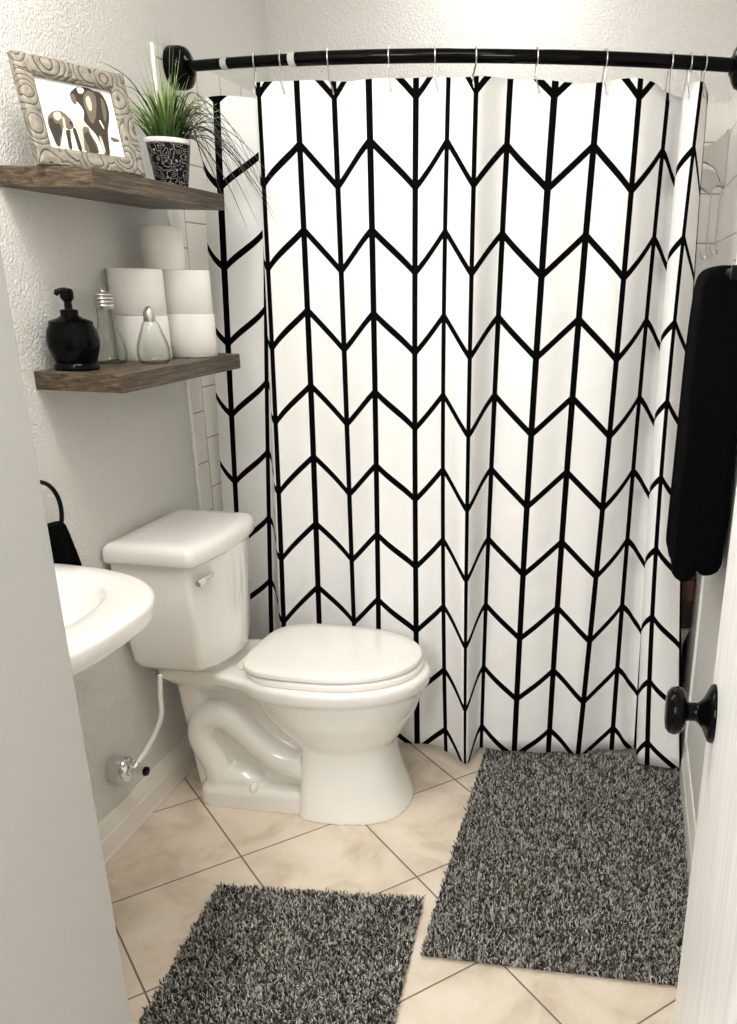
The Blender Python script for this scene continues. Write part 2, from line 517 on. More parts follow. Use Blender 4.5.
# ------------------------------------------------------------------ curtain
LN = [  # line index, (x, y) at z=1.8, (x, y) at z=0.9, (x, y) at z=0.05
    (-0.55, (0.082, 0.985), (0.040, 0.995), (0.012, 1.012)),
    (0, (0.138, 0.962), (0.090, 0.985), (0.044, 1.005)),
    (1, (0.250, 1.005), (0.196, 0.980), (0.156, 0.968)),
    (1.5, (0.258, 0.945), (0.232, 0.935), (0.196, 0.930)),
    (2, (0.284, 0.890), (0.265, 0.888), (0.238, 0.887)),
    (3, (0.368, 0.930), (0.352, 0.945), (0.328, 0.955)),
    (4, (0.470, 0.913), (0.465, 0.919), (0.455, 0.925)),
    (5, (0.574, 0.860), (0.561, 0.869), (0.540, 0.879)),
    (6, (0.680, 0.903), (0.666, 0.895), (0.663, 0.887)),
    (7, (0.769, 0.859), (0.754, 0.858), (0.762, 0.857)),
    (8, (0.841, 0.833), (0.832, 0.811), (0.834, 0.789)),
    (9, (0.909, 0.915), (0.882, 0.902), (0.866, 0.889)),
    (10, (1.021, 0.889), (0.990, 0.888), (0.972, 0.888)),
    (11, (1.124, 0.914), (1.093, 0.909), (1.078, 0.904)),
    (12, (1.223, 0.911), (1.201, 0.912), (1.171, 0.914)),
    (13, (1.290, 0.985), (1.274, 0.975), (1.272, 0.955)),
    (13.55, (1.322, 1.035), (1.312, 1.018), (1.312, 0.962)),
    (14.05, (1.348, 1.040), (1.338, 1.020), (1.350, 0.965)),
    (14.5, (1.330, 0.985), (1.326, 0.945), (1.352, 0.905)),
    (15, (1.368, 0.940), (1.354, 0.905), (1.385, 0.873)),
    (16.05, (1.392, 1.030), (1.420, 0.950), (1.488, 0.885)),
]
NU, NV = 14, 44
ZT, ZB = 1.862, 0.034
bm = bmesh.new()
uvl = bm.loops.layers.uv.new('UVMap')
def quad(a, b, c, z):   # quadratic through z = 1.8, 0.9, 0.05
    z1, z2, z3 = 1.8, 0.9, 0.05
    return a*(z-z2)*(z-z3)/((z1-z2)*(z1-z3))+b*(z-z1)*(z-z3)/((z2-z1)*(z2-z3))+c*(z-z1)*(z-z2)/((z3-z1)*(z3-z2))
grid, uvs = [], []
for iv in range(NV+1):
    fv = iv/NV
    zn = ZT+(ZB-ZT)*fv
    cps = [Vector((quad(a[0], b[0], c[0], zn), quad(a[1], b[1], c[1], zn), 0)) for _, a, b, c in LN]
    row, ru = [], []
    for i in range(len(LN)-1):
        p0, p1, p2, p3 = cps[max(i-1, 0)], cps[i], cps[i+1], cps[min(i+2, len(LN)-1)]
        last = i == len(LN)-2
        for kk in range(NU+(1 if last else 0)):
            s = kk/NU
            q = 0.5*((2*p1)+(p2-p0)*s+(2*p0-5*p1+4*p2-p3)*s*s+(3*p1-p0-3*p2+p3)*s**3)
            u = LN[i][0]+(LN[i+1][0]-LN[i][0])*s
            top = 0.006*math.sin(u*2.2+0.6)+(-0.027 if u < 1 else 0)+(-0.006 if 12.6 < u < 14.2 else 0)
            z = zn+top*max(0, 1-fv*10)
            q.y += 0.006*math.sin(u*5.1+zn*3.0)*fv*fv
            row.append(bm.verts.new((q.x, q.y, z))); ru.append((u, (z-(1.726-0.101))/0.2017))
    grid.append(row); uvs.append(ru)
for i in range(len(grid)-1):
    for j in range(len(grid[0])-1):
        f = bm.faces.new((grid[i][j], grid[i+1][j], grid[i+1][j+1], grid[i][j+1]))
        for l, (a, b) in zip(f.loops, ((i, j), (i+1, j), (i+1, j+1), (i, j+1))): l[uvl].uv = uvs[a][b]
cur = obj('shower_curtain', bm, M['curtain'], angle=180)
tag(cur, 'white shower curtain printed with a black chevron and stripe pattern', 'shower curtain')
so = cur.modifiers.new('thick', 'SOLIDIFY'); so.thickness = 0.0012; so.offset = 0

# wire hooks
HX = [0.262, 0.336, 0.464, 0.620, 0.734, 0.833, 0.978, 1.139, 1.292, 1.337, 1.372]
order = ['first', 'second', 'third', 'fourth', 'fifth', 'sixth', 'seventh', 'eighth', 'ninth', 'tenth', 'eleventh']
me = cur.data
ncols = len(uvs[0])
topline = [me.vertices[i].co.copy() for i in range(2*ncols, 3*ncols)]
for i, x in enumerate(HX):
    ry = rod_y(x)
    cv = min(topline, key=lambda c: abs(c.x-x)+0.2*max(0, c.y-0.95))
    pts = []
    rr = 0.0205
    for a in range(-70, 231, 20):
        an = math.radians(a)
        pts.append((x+0.005*math.cos(an), ry+rr*math.cos(an)*(-1), RZ+rr*math.sin(an)))
    # front leg down to the curtain, back leg to behind it
    zc = 1.843
    fy = cv.y-0.004; by = cv.y+0.004
    front = [(x+0.004, fy, zc-0.003), (x+0.006, fy-0.004, zc-0.010), (x+0.004, fy-0.006, zc+0.004), (x+0.001, (fy+ry-rr)/2, (zc+RZ)/2-0.014)]
    back = [(x-0.006, (by+ry+rr)/2, (zc+RZ)/2-0.012), (x-0.008, by+0.003, zc+0.004), (x-0.009, by+0.002, zc-0.005)]
    bm = bmesh.new()
    tube(bm, crom(front+pts+back, 3), 0.0016, 6)
    h = obj('curtain_hook', bm, M['steel'])
    if i == 0: lb = 'chrome wire curtain hook nearest the picture frame and plant, first from left'
    elif i == 10: lb = 'chrome wire curtain hook closest to the right end of the black rod'
    else: lb = 'chrome wire curtain hook, %s from the left on the black rod' % order[i]
    tag(h, lb, 'curtain hook', 'wire hooks along the shower rod')

# ------------------------------------------------------------------ shelves
def shelf(y0, y1, zt, th, label):
    bm = bmesh.new(); box(bm, (0, -(y1-y0)/2, -th), (0.2, (y1-y0)/2, 0), 0.0012, 1)
    o = obj('floating_shelf', bm, M['wood'], smooth=False, loc=(0, (y0+y1)/2, zt))
    tag(o, label, 'shelf', 'floating wall shelves')
shelf(0.245, 0.823, 1.597, 0.037, 'upper dark wood floating shelf carrying the picture frame and plant')
shelf(0.258, 0.838, 1.209, 0.038, 'lower dark wood floating shelf carrying paper rolls and soap dispenser')

# picture frame
fx, fy, phi, FW, FH, lean = 0.105, 0.230, 0.433, 0.233, 0.194, 0.192
dv = Vector((math.sin(phi), math.cos(phi), 0)); nv = Vector((math.cos(phi), -math.sin(phi), 0))
uv_ = (-nv*math.sin(lean)+Vector((0, 0, math.cos(lean)))).normalized(); ov = dv.cross(uv_).normalized()
if ov.dot(nv) < 0: ov = -ov
t = thing('picture_frame', 'carved wooden picture frame with a sepia horse photo on the upper shelf', 'picture frame')
MW = Matrix((dv, uv_, ov)).transposed().to_4x4(); MW.translation = Vector((fx, fy, 1.599))
t.matrix_world = MW          # local x along the frame, y up, z out of the face
bm = bmesh.new()
bw = 0.034
outer = [(0, 0), (FW, 0), (FW, FH), (0, FH)]
def inset(d): return [(d, d), (FW-d, d), (FW-d, FH-d), (d, FH-d)]
prof = [(0.0, -0.016), (0.0, 0.0), (0.003, 0.003), (0.012, 0.004), (0.028, 0.002), (bw, -0.003), (bw, -0.010)]
V = [[bm.verts.new((x, y, z)) for x, y in inset(d)] for d, z in prof]
for a, b in zip(V[:-1], V[1:]):
    for j in range(4): bm.faces.new((a[j], a[(j+1) % 4], b[(j+1) % 4], b[j]))
for j in range(4): bm.faces.new((V[-1][j], V[-1][(j+1) % 4], V[0][(j+1) % 4], V[0][j]))
obj('frame', bm, M['frame'], t, smooth=False)
bm = bmesh.new()
box(bm, (0.02, 0.02, -0.0155), (FW-0.02, FH-0.02, -0.010))
for f in bm.faces: f.material_index = 0
TLq, TRq, BRq, BLq = (40, 35), (605, 135), (700, 585), (150, 525)
def unq(p):      # invert the bilinear quad of the opening
    s, tt = 0.5, 0.5
    for _ in range(12):
        def fwdq(s, tt):
            return tuple((1-tt)*((1-s)*BLq[i]+s*BRq[i])+tt*((1-s)*TLq[i]+s*TRq[i]) for i in (0, 1))
        x, y = fwdq(s, tt); e = 1e-4
        xs, ys = fwdq(s+e, tt); xt, yt = fwdq(s, tt+e)
        a, b, c, d = (xs-x)/e, (xt-x)/e, (ys-y)/e, (yt-y)/e
        det = a*d-b*c
        rx, ry = p[0]-x, p[1]-y
        s += (d*rx-b*ry)/det; tt += (-c*rx+a*ry)/det
    return bw+min(max(s, 0), 1)*(FW-2*bw), bw+min(max(tt, 0), 1)*(FH-2*bw)
polys = [
    (2, [(350, 105), (430, 110), (480, 130), (540, 145), (580, 215), (595, 290), (585, 360), (575, 400), (580, 480), (588, 572), (545, 568), (520, 500), (490, 430), (430, 370), (395, 330), (405, 270), (380, 230), (350, 200), (310, 190), (300, 150)]),
    (1, [(405, 150), (440, 125), (490, 150), (500, 220), (490, 300), (470, 360), (440, 330), (420, 270), (400, 210)]),
    (3, [(415, 180), (440, 160), (460, 200), (465, 260), (445, 270), (425, 230)]),
    (1, [(530, 170), (560, 210), (575, 290), (560, 350), (545, 300), (535, 230)]),
    (0, [(355, 115), (385, 105), (410, 125), (400, 150), (365, 150)]),
    (1, [(300, 160), (330, 150), (350, 190), (350, 230), (320, 215)]),
    (3, [(505, 430), (525, 440), (555, 540), (545, 560), (520, 500)]),
    (0, [(510, 330), (520, 325), (550, 380), (545, 390)]),
    (1, [(385, 370), (430, 375), (470, 440), (500, 500), (505, 560), (400, 550), (385, 470)]),
    (2, [(395, 420), (430, 400), (460, 460), (490, 520), (500, 560), (440, 555), (425, 500), (410, 480)]),
    (0, [(430, 385), (470, 420), (500, 470), (540, 568), (508, 565), (490, 490), (450, 430)]),
    (1, [(140, 310), (180, 270), (230, 265), (270, 290), (310, 330), (330, 380), (290, 400), (250, 370), (240, 440), (225, 520), (200, 510), (170, 430), (145, 370)]),
    (2, [(145, 330), (175, 310), (195, 360), (225, 350), (245, 430), (225, 445), (222, 520), (195, 490), (165, 420)]),
    (3, [(180, 280), (225, 272), (245, 310), (215, 340), (185, 320)]),
    (3, [(330, 280), (375, 320), (390, 420), (398, 545), (385, 545), (360, 430), (335, 360)]),
    (2, [(262, 400), (300, 395), (300, 450), (312, 535), (285, 528), (275, 460)]),
    (2, [(312, 390), (335, 380), (352, 430), (385, 545), (355, 540), (335, 470)]),
    (2, [(290, 340), (315, 338), (320, 365), (300, 370)]),
    (3, [(240, 300), (262, 320), (270, 400), (262, 440), (250, 380)]),
    (1, [(590, 440), (640, 450), (670, 470), (620, 475), (595, 460)]),
]
for i, (mi, pl) in enumerate(polys):
    for _ in range(1):                      # round the outline off
        pl = [q for a_, b_ in zip(pl, pl[1:]+pl[:1]) for q in ((a_[0]*.78+b_[0]*.22, a_[1]*.78+b_[1]*.22), (a_[0]*.22+b_[0]*.78, a_[1]*.22+b_[1]*.78))]
    vs = [bm.verts.new((*unq(p), -0.0098+0.00004*i)) for p in pl]
    f = bm.faces.new(vs); f.material_index = mi
ph = obj('photograph', bm, [M['paper_white'], M['sepia_mid'], M['sepia_dark'], M['sepia_light']], t, smooth=False)
ph['label'] = 'sepia photograph of two horses'
bm = bmesh.new()
box(bm, (FW/2-0.02, 0.004, -0.022), (FW/2+0.02, 0.12, -0.016), 0.001)
obj('stand', bm, M['black_satin'], t, smooth=False)

# potted grass plant
px_, py_ = 0.133, 0.690
t = thing('potted_plant', 'potted ornamental grass with drooping blades on the upper shelf', 'plant', (px_, py_, 1.597))
bm = bmesh.new()
lathe(bm, [(0, 0), (0.033, 0), (0.036, 0.004), (0.040, 0.03), (0.046, 0.07), (0.050, 0.098), (0.047, 0.098), (0.044, 0.085), (0.0, 0.080)], 44)
obj('pot', bm, M['pot'], t, angle=50)
bm = bmesh.new()
lathe(bm, [(0.0495, 0.094), (0.0515, 0.096), (0.0518, 0.103), (0.050, 0.105), (0.0465, 0.104), (0.0465, 0.095)], 44, cap0=False, cap1=False)
r_ = obj('pot_rim', bm, M['paper_white'], t); r_['label'] = 'white rim of the black pot'
def blades(specs, width, name, material, label=None):
    bm = bmesh.new(); uvb = bm.loops.layers.uv.new('UVMap')
    for pts, w in specs:
        c = crom(pts, 5)
        n = len(c)
        prevs = None
        for i, p in enumerate(c):
            tdir = (c[min(i+1, n-1)]-c[max(i-1, 0)]).normalized()
            side = tdir.cross(Vector((0, 0, 1)))
            if side.length < 0.05: side = Vector((1, 0, 0))
            side = side.normalized(); side = (side+0.5*Vector((0.3, -0.2, 0))).normalized()
            ff = i/(n-1)
            ww = w*(0.7+0.6*ff) if ff < 0.3 else w*0.88*(1-((ff-0.3)/0.7)**2*0.9)
            nn = side.cross(tdir)*ww*0.35
            cur_ = (bm.verts.new(p-side*ww/2), bm.verts.new(p+nn), bm.verts.new(p+side*ww/2))
            if prevs:
                for a in (0, 1):
                    f = bm.faces.new((prevs[a], prevs[a+1], cur_[a+1], cur_[a]))
                    for l, vv in zip(f.loops, ((i-1)/(n-1), (i-1)/(n-1), ff, ff)): l[uvb].uv = (0.5, vv)
            prevs = cur_
    o = obj(name, bm, material, t, angle=180)
    return o
sp = []
for i in range(170):
    a = random.uniform(0, 2*PI); r0 = random.uniform(0, 0.034)
    base = Vector((r0*math.cos(a), r0*math.sin(a), 0.085))
    ln = random.uniform(0.07, 0.17); out = random.uniform(0.1, 1.0)
    d = Vector((math.cos(a), math.sin(a), 0))
    e = base+d*ln*out*0.75+Vector((0, 0, ln*(1.05-0.5*out)))
    e.x = max(e.x, -px_+0.012)
    m = base*0.5+e*0.5+Vector((0, 0, ln*0.12*out))-d*ln*0.05
    sp.append(([base, m, e], random.uniform(0.0045, 0.0085)))
for i in range(10):
    a = random.uniform(0, 2*PI); d = Vector((math.cos(a), math.sin(a), 0)); base = d*0.015+Vector((0, 0, 0.09))
    e = base+d*random.uniform(0.02, 0.05)+Vector((0, 0, random.uniform(0.17, 0.24))); e.x = max(e.x, -px_+0.012)
    sp.append(([base, base*0.45+e*0.55-d*0.006, e], 0.0022))
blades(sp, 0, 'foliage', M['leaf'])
sp = []
for i in range(22):   # dark thin blades arching to the right and forwards
    a = random.uniform(-0.75, 0.95); d = Vector((math.cos(a), math.sin(a), 0))
    base = d*random.uniform(0.0, 0.03)+Vector((0, 0, 0.095))
    L_ = random.uniform(0.10, 0.23)
    hgt = random.uniform(0.03, 0.10)
    p1 = base+d*L_*0.35+Vector((0, 0, hgt)); p2 = base+d*L_*0.75+Vector((0, 0, hgt*0.55)); p3 = base+d*L_*1.12+Vector((0, 0, -random.uniform(0.02, 0.12)))
    sp.append(([base, p1, p2, p3], random.uniform(0.0034, 0.0050)))
for e in ((0.205, 0.10, -0.02), (0.20, 0.02, -0.075), (0.165, 0.12, 0.0), (0.235, 0.05, 0.02), (0.215, 0.0, -0.02), (0.15, -0.03, -0.06), (0.19, 0.16, -0.05), (0.12, 0.14, -0.08), (0.225, 0.08, -0.075)):
    base = Vector((0.012, 0.0, 0.095)); e = Vector(e)
    sp.append(([base, base*0.65+e*0.35+Vector((0, 0, 0.075)), base*0.28+e*0.72+Vector((0, 0, 0.06)), e], 0.0062))
for e in ((-0.045, -0.19, 0.225), (-0.03, -0.16, 0.185), (0.0, -0.12, 0.17), (0.05, 0.03, 0.245)):
    base = Vector((0, 0, 0.095)); e = Vector(e)
    sp.append(([base, base*0.55+e*0.45+Vector((0, 0, 0.045)), base*0.2+e*0.8+Vector((0, 0, 0.025)), e], 0.0034))
f_ = blades(sp, 0, 'drooping_blades', M['leaf_dark']); f_['label'] = 'thin dark drooping blades'

# soap dispenser
t = thing('soap_dispenser', 'black round-bellied soap pump dispenser at the end of the lower shelf', 'soap dispenser', (0.060, 0.322, 1.209))
bm = bmesh.new()
lathe(bm, [(0, 0), (0.044, 0), (0.046, 0.004), (0.044, 0.010), (0.041, 0.014), (0.0455, 0.026), (0.0515, 0.044), (0.053, 0.058), (0.050, 0.076), (0.0435, 0.089), (0.044, 0.094), (0.041, 0.096),
           (0.025, 0.101), (0.019, 0.105), (0.0, 0.105)], 44)
for v in bm.verts: v.co.z *= 1.05
obj('body', bm, M['black_gloss'], t, angle=35)
bm = bmesh.new()
lathe(bm, [(0, 0.1045), (0.0175, 0.1045), (0.018, 0.116), (0.016, 0.118), (0.008, 0.119), (0.0075, 0.132), (0.011, 0.136), (0.0135, 0.140), (0.0135, 0.152), (0.010, 0.156), (0.0, 0.157)], 28)
for v in bm.verts: v.co.z += 0.005+0.10*max(0, v.co.z-0.118)
tube(bm, [(0, 0, 0.160), (-0.006, -0.008, 0.160), (-0.011, -0.015, 0.158), (-0.013, -0.018, 0.152)], [0.007, 0.0065, 0.006, 0.0045], 10)
obj('pump', bm, M['black_satin'], t, angle=35)

# light-bulb shaped glass bottles
def bulb(loc, h, r, cap_r, cap_h, dome, label):
    t = thing('glass_bottle', label, 'bottle', loc, group=None)
    bm = bmesh.new()
    nk = cap_r*0.86
    t_ = h-cap_h
    pr = [(r*0.74, 0.0), (r*0.90, 0.005), (r*0.985, 0.014), (r, 0.024), (r*0.97, 0.036), (r*0.88, 0.050), (r*0.74, 0.064), (r*0.62, 0.076), (max(nk*1.02, r*0.52), 0.088), (nk, t_)]
    lathe(bm, [(0, 0.0)]+pr, 40, cap1=False)
    obj('glass_body', bm, M['glass'], t, angle=60)
    bm = bmesh.new()
    z0 = h-cap_h
    if dome:
        pr = [(0, z0-0.004), (cap_r, z0-0.004), (cap_r*1.04, z0), (cap_r, z0+cap_h*0.45), (cap_r*0.9, z0+cap_h*0.6), (cap_r*0.6, z0+cap_h*0.85), (cap_r*0.2, z0+cap_h), (0, z0+cap_h)]
    else:
        pr = [(0, z0-0.004), (cap_r*0.96, z0-0.004)]
        for k_ in range(4):
            zz = z0+cap_h*0.86*k_/4
            pr += [(cap_r, zz+0.001), (cap_r*1.04, zz+cap_h*0.07), (cap_r, zz+cap_h*0.15), (cap_r*0.9, zz+cap_h*0.18)]
        pr += [(cap_r*0.85, z0+cap_h*0.88), (0.006, z0+cap_h*0.9), (0.005, z0+cap_h), (0, z0+cap_h)]
    lathe(bm, pr, 32)
    c = obj('cap', bm, M['steel'], t, angle=35); c['label'] = 'domed metal shaker cap' if dome else 'ridged metal screw cap'
bulb((0.049, 0.474, 1.209), 0.160, 0.037, 0.0205, 0.036, False, 'taller clear glass bulb-shaped bottle with ridged metal screw cap, beside the soap dispenser')
bulb((0.137, 0.508, 1.209), 0.128, 0.037, 0.0135, 0.030, True, 'shorter clear glass bulb-shaped shaker with domed metal cap')

# toilet paper rolls
def roll(loc, r, h, label):
    t = thing('toilet_paper_roll', label, 'toilet paper', loc, random.uniform(0, 6), 'toilet paper rolls on the lower shelf')
    bm = bmesh.new()
    lathe(bm, [(0.021, 0), (r-0.002, 0), (r, 0.002), (r, h-0.002), (r-0.002, h), (0.021, h), (0.021, 0)], 56, cap0=False, cap1=False)
    obj('paper', bm, M['roll'], t, angle=50)
    bm = bmesh.new()
    lathe(bm, [(0.0209, 0.001), (0.0209, h-0.001), (0.0195, h-0.001), (0.0195, 0.001), (0.0209, 0.001)], 32, cap0=False, cap1=False)
    obj('core', bm, M['core'], t)
z0 = 1.209
roll((0.0625, 0.600, z0), 0.062, 0.104, 'white toilet paper roll on the shelf board directly behind the glass bottles')
roll((0.119, 0.733, z0), 0.0625, 0.104, 'white toilet paper roll on the shelf board at the end nearest the curtain')
roll((0.0625, 0.598, z0+0.104), 0.062, 0.104, 'white toilet paper roll in second layer, on the side nearer the soap dispenser')
roll((0.118, 0.732, z0+0.104), 0.0615, 0.104, 'white toilet paper roll in second layer, on the side nearer the curtain')
roll((0.079, 0.712, z0+0.208), 0.050, 0.098, 'white toilet paper roll alone on top of the stack')

# ------------------------------------------------------------------ toilet
TY = 0.612
t = thing('toilet', 'white two-piece toilet standing against the left wall in front of the curtain', 'toilet', (0, TY, 0))
bm = bmesh.new()
# bowl
rings(bm, [egg(0.44, 0.60, 0.085, 0.10, split=0.5), egg(0.41, 0.655, 0.115, 0.185, split=0.5), egg(0.365, 0.690, 0.140, 0.23, split=0.48), egg(0.315, 0.725, 0.168, 0.285, split=0.46),
           egg(0.285, 0.746, 0.180, 0.335, split=0.45), egg(0.275, 0.750, 0.183, 0.352, split=0.45)])
# rim band
rings(bm, [egg(0.262, 0.752, 0.184, 0.350, split=0.44), egg(0.252, 0.764, 0.193, 0.358, split=0.44), egg(0.250, 0.766, 0.195, 0.384, split=0.44), egg(0.256, 0.760, 0.190, 0.393, split=0.44), egg(0.268, 0.75, 0.180, 0.395, split=0.44)])
# front pedestal column
rings(bm, [egg(0.405, 0.712, 0.150, 0.0, split=0.35, n_back=4.5, n_front=2.5), egg(0.410, 0.708, 0.148, 0.02, split=0.35, n_back=4.5, n_front=2.5),
           egg(0.415, 0.685, 0.136, 0.09, split=0.35, n_back=4.5, n_front=2.5), egg(0.42, 0.668, 0.128, 0.16, split=0.35, n_back=4.5, n_front=2.5), egg(0.42, 0.662, 0.124, 0.22, split=0.35, n_back=4, n_front=2.5)])
# plinth behind the column
rings(bm, [rrect(0.118, 0.50, -0.120, 0.120, 0.04, 0.0), rrect(0.120, 0.50, -0.118, 0.118, 0.04, 0.045), rrect(0.128, 0.49, -0.108, 0.108, 0.04, 0.062)])
# hump over the floor bolt
rings(bm, [rrect(0.14, 0.31, -0.108, 0.108, 0.04, 0.04), rrect(0.145, 0.30, -0.104, 0.104, 0.04, 0.085), rrect(0.155, 0.27, -0.09, 0.09, 0.04, 0.105)])
# core wall behind the trapway
rings(bm, [rrect(0.095, 0.46, -0.052, 0.052, 0.02, 0.03), rrect(0.095, 0.46, -0.052, 0.052, 0.02, 0.38)])
# back spine up to the deck
rings(bm, [rrect(0.100, 0.15, -0.070, 0.070, 0.02, 0.03), rrect(0.070, 0.14, -0.085, 0.085, 0.02, 0.36)])
# trapway tubes on both flanks
path = [(0.50, 0.115), (0.43, 0.125), (0.38, 0.138), (0.335, 0.160), (0.29, 0.195), (0.25, 0.232), (0.215, 0.258), (0.175, 0.262), (0.142, 0.242), (0.130, 0.205), (0.140, 0.165), (0.158, 0.130), (0.170, 0.09), (0.172, 0.04)]
for s in (-1, 1):
    tube(bm, crom([(x, s*0.070, z) for x, z in path], 4), 0.039, 18, sx=1.0)
# deck under the tank
def deck(z, a, xb, w):
    pts = [(xb, w*0.88), (xb+0.02, w*0.98), (0.12, w*1.0), (0.20, w*1.03), (0.27, w*1.18+a), (0.34, 0.165+a), (0.42, 0.18+a), (0.50, 0.17+a)]
    up_ = [Vector((x, y, z)) for x, y in pts]; dn = [Vector((x, -y, z)) for x, y in pts[::-1]]
    return dn+up_
rings(bm, [deck(0.325, -0.035, 0.09, 0.075), deck(0.352, -0.012, 0.06, 0.108), deck(0.366, 0.0, 0.045, 0.120), deck(0.390, 0.0, 0.042, 0.122), deck(0.396, -0.004, 0.050, 0.116)])
rings(bm, [rrect(0.05, 0.215, -0.10, 0.10, 0.03, 0.385), rrect(0.055, 0.205, -0.095, 0.095, 0.03, 0.414)])
for v in bm.verts:
    v.co.z += 0.022*max(0.0, min(1.0, (v.co.z-0.2)/0.16))
bowl = obj('bowl', bm, M['porcelain'], t, angle=180)
rm = bowl.modifiers.new('blend', 'REMESH'); rm.mode = 'VOXEL'; rm.voxel_size = 0.0048; rm.use_smooth_shade = True
sm = bowl.modifiers.new('soft', 'SMOOTH'); sm.factor = 0.5; sm.iterations = 7
# seat and lid
def plate(x0, x1, hw, z0, z1, rnd, kw):
    bm = bmesh.new()
    rings(bm, [egg(x0+rnd, x1-rnd, hw-rnd, z0, **kw), egg(x0, x1, hw, z0+rnd*0.8, **kw), egg(x0, x1, hw, z1-rnd, **kw), egg(x0+rnd*0.35, x1-rnd*0.35, hw-rnd*0.35, z1-rnd*0.35, **kw),
               egg(x0+rnd, x1-rnd, hw-rnd, z1, **kw), egg(x0+0.04, x1-0.04, hw-0.04, z1+0.002, **kw)])
    return bm
kw = dict(split=0.46, n_back=3.8, n_front=2.1, seg=72, cy=0.008)
obj('seat', plate(0.288, 0.746, 0.185, 0.416, 0.435, 0.005, kw), M['seat'], t, angle=50)
obj('seat_lid', plate(0.278, 0.742, 0.183, 0.437, 0.456, 0.006, kw), M['seat'], t, angle=50)
for s in (-1, 1):
    bm = bmesh.new(); tube(bm, [(0.272, s*0.070-0.018, 0.431), (0.272, s*0.070+0.018, 0.431)], 0.010, 14); box(bm, (0.262, s*0.07-0.014, 0.414), (0.285, s*0.07+0.014, 0.426), 0.002)
    obj('hinge', bm, M['seat'], t)
    bm = bmesh.new(); lathe(bm, [(0, 0.05), (0.013, 0.05), (0.014, 0.058), (0.012, 0.072), (0.006, 0.078), (0, 0.079)], 20, org=(0.285, s*0.102, 0.0))
    obj('bolt_cap', bm, M['porcelain'], t)
# tank
bm = bmesh.new()
def tk(z, i, ix=0.0): return rrect(0.012+ix, 0.217-ix*0.6, -0.212+i, 0.150-i, 0.012, z+0.004, bow=0.042)
rings(bm, [rrect(0.075, 0.170, -0.130, 0.080, 0.02, 0.428, bow=0.015), rrect(0.046, 0.192, -0.160, 0.100, 0.02, 0.438, bow=0.02), tk(0.448, 0.036, 0.018), tk(0.467, 0.027, 0.012), tk(0.60, 0.012, 0.005), tk(0.735, 0.0), tk(0.742, 0.004)])
obj('tank', bm, M['porcelain'], t, angle=40)
bm = bmesh.new()
def ld(z, i): return rrect(0.003+i, 0.236-i, -0.226+i, 0.157-i, max(0.015-i*0.3, 0.004), z+0.006, bow=0.024)
rings(bm, [ld(0.733, 0.014), ld(0.737, 0.003), ld(0.744, 0.0), ld(0.766, 0.001), ld(0.777, 0.005), ld(0.784, 0.013), ld(0.787, 0.026), ld(0.788, 0.05)])
obj('tank_lid', bm, M['porcelain'], t, angle=50)
bm = bmesh.new()
lathe(bm, [(0, 0), (0.014, 0), (0.0145, 0.004), (0.011, 0.009), (0.007, 0.014), (0, 0.015)], 20, 'x', (0.229, -0.138, 0.703))
tube(bm, crom([(0.241, -0.135, 0.703), (0.247, -0.157, 0.706), (0.246, -0.186, 0.706), (0.241, -0.212, 0.702)], 4), [0.0065]*4+[0.006]*4+[0.0085]*5, 12)
l_ = obj('flush_lever', bm, M['chrome'], t); l_['label'] = 'chrome flush lever on the tank front'

# water supply valve and hose
t = thing('water_supply_valve', 'chrome shutoff valve on the wall feeding the toilet tank', 'valve', (0, 0.312, 0.215))
bm = bmesh.new()
lathe(bm, [(0, 0.0), (0.034, 0.0), (0.035, 0.004), (0.034, 0.040), (0.031, 0.045), (0.014, 0.047), (0.0, 0.047)], 36, 'x')
obj('escutcheon', bm, M['chrome'], t, angle=35)
bm = bmesh.new()
lathe(bm, [(0, 0.046), (0.017, 0.046), (0.017, 0.052), (0.009, 0.054), (0.008, 0.070), (0.012, 0.072), (0.012, 0.088), (0.0, 0.088)], 6, 'x')
tube(bm, [(0.058, 0, 0), (0.058, 0.020, 0.010)], 0.008, 12)
obj('valve_body', bm, M['chrome'], t, angle=30)
bm = bmesh.new()
lathe(bm, [(0, 0.086), (0.008, 0.086), (0.012, 0.088), (0.0125, 0.092), (0.012, 0.096), (0, 0.097)], 8, 'x')
obj('valve_handle', bm, M['black_gloss'], t, angle=30)
bm = bmesh.new()
tube(bm, crom([(0.058, 0.018, 0.008), (0.062, 0.050, 0.020), (0.078, 0.084, 0.060), (0.094, 0.100, 0.110), (0.096, 0.104, 0.165), (0.100, 0.108, 0.222)], 6), 0.0062, 14)
obj('supply_hose', bm, M['hose'], t)
bm = bmesh.new()
lathe(bm, [(0, 0.204), (0.010, 0.204), (0.013, 0.208), (0.013, 0.219), (0.0145, 0.221), (0.0145, 0.2275), (0, 0.2275)], 10, org=(0.100, 0.170, 0))
obj('coupling_nut', bm, M['white_plastic'], t, angle=30)

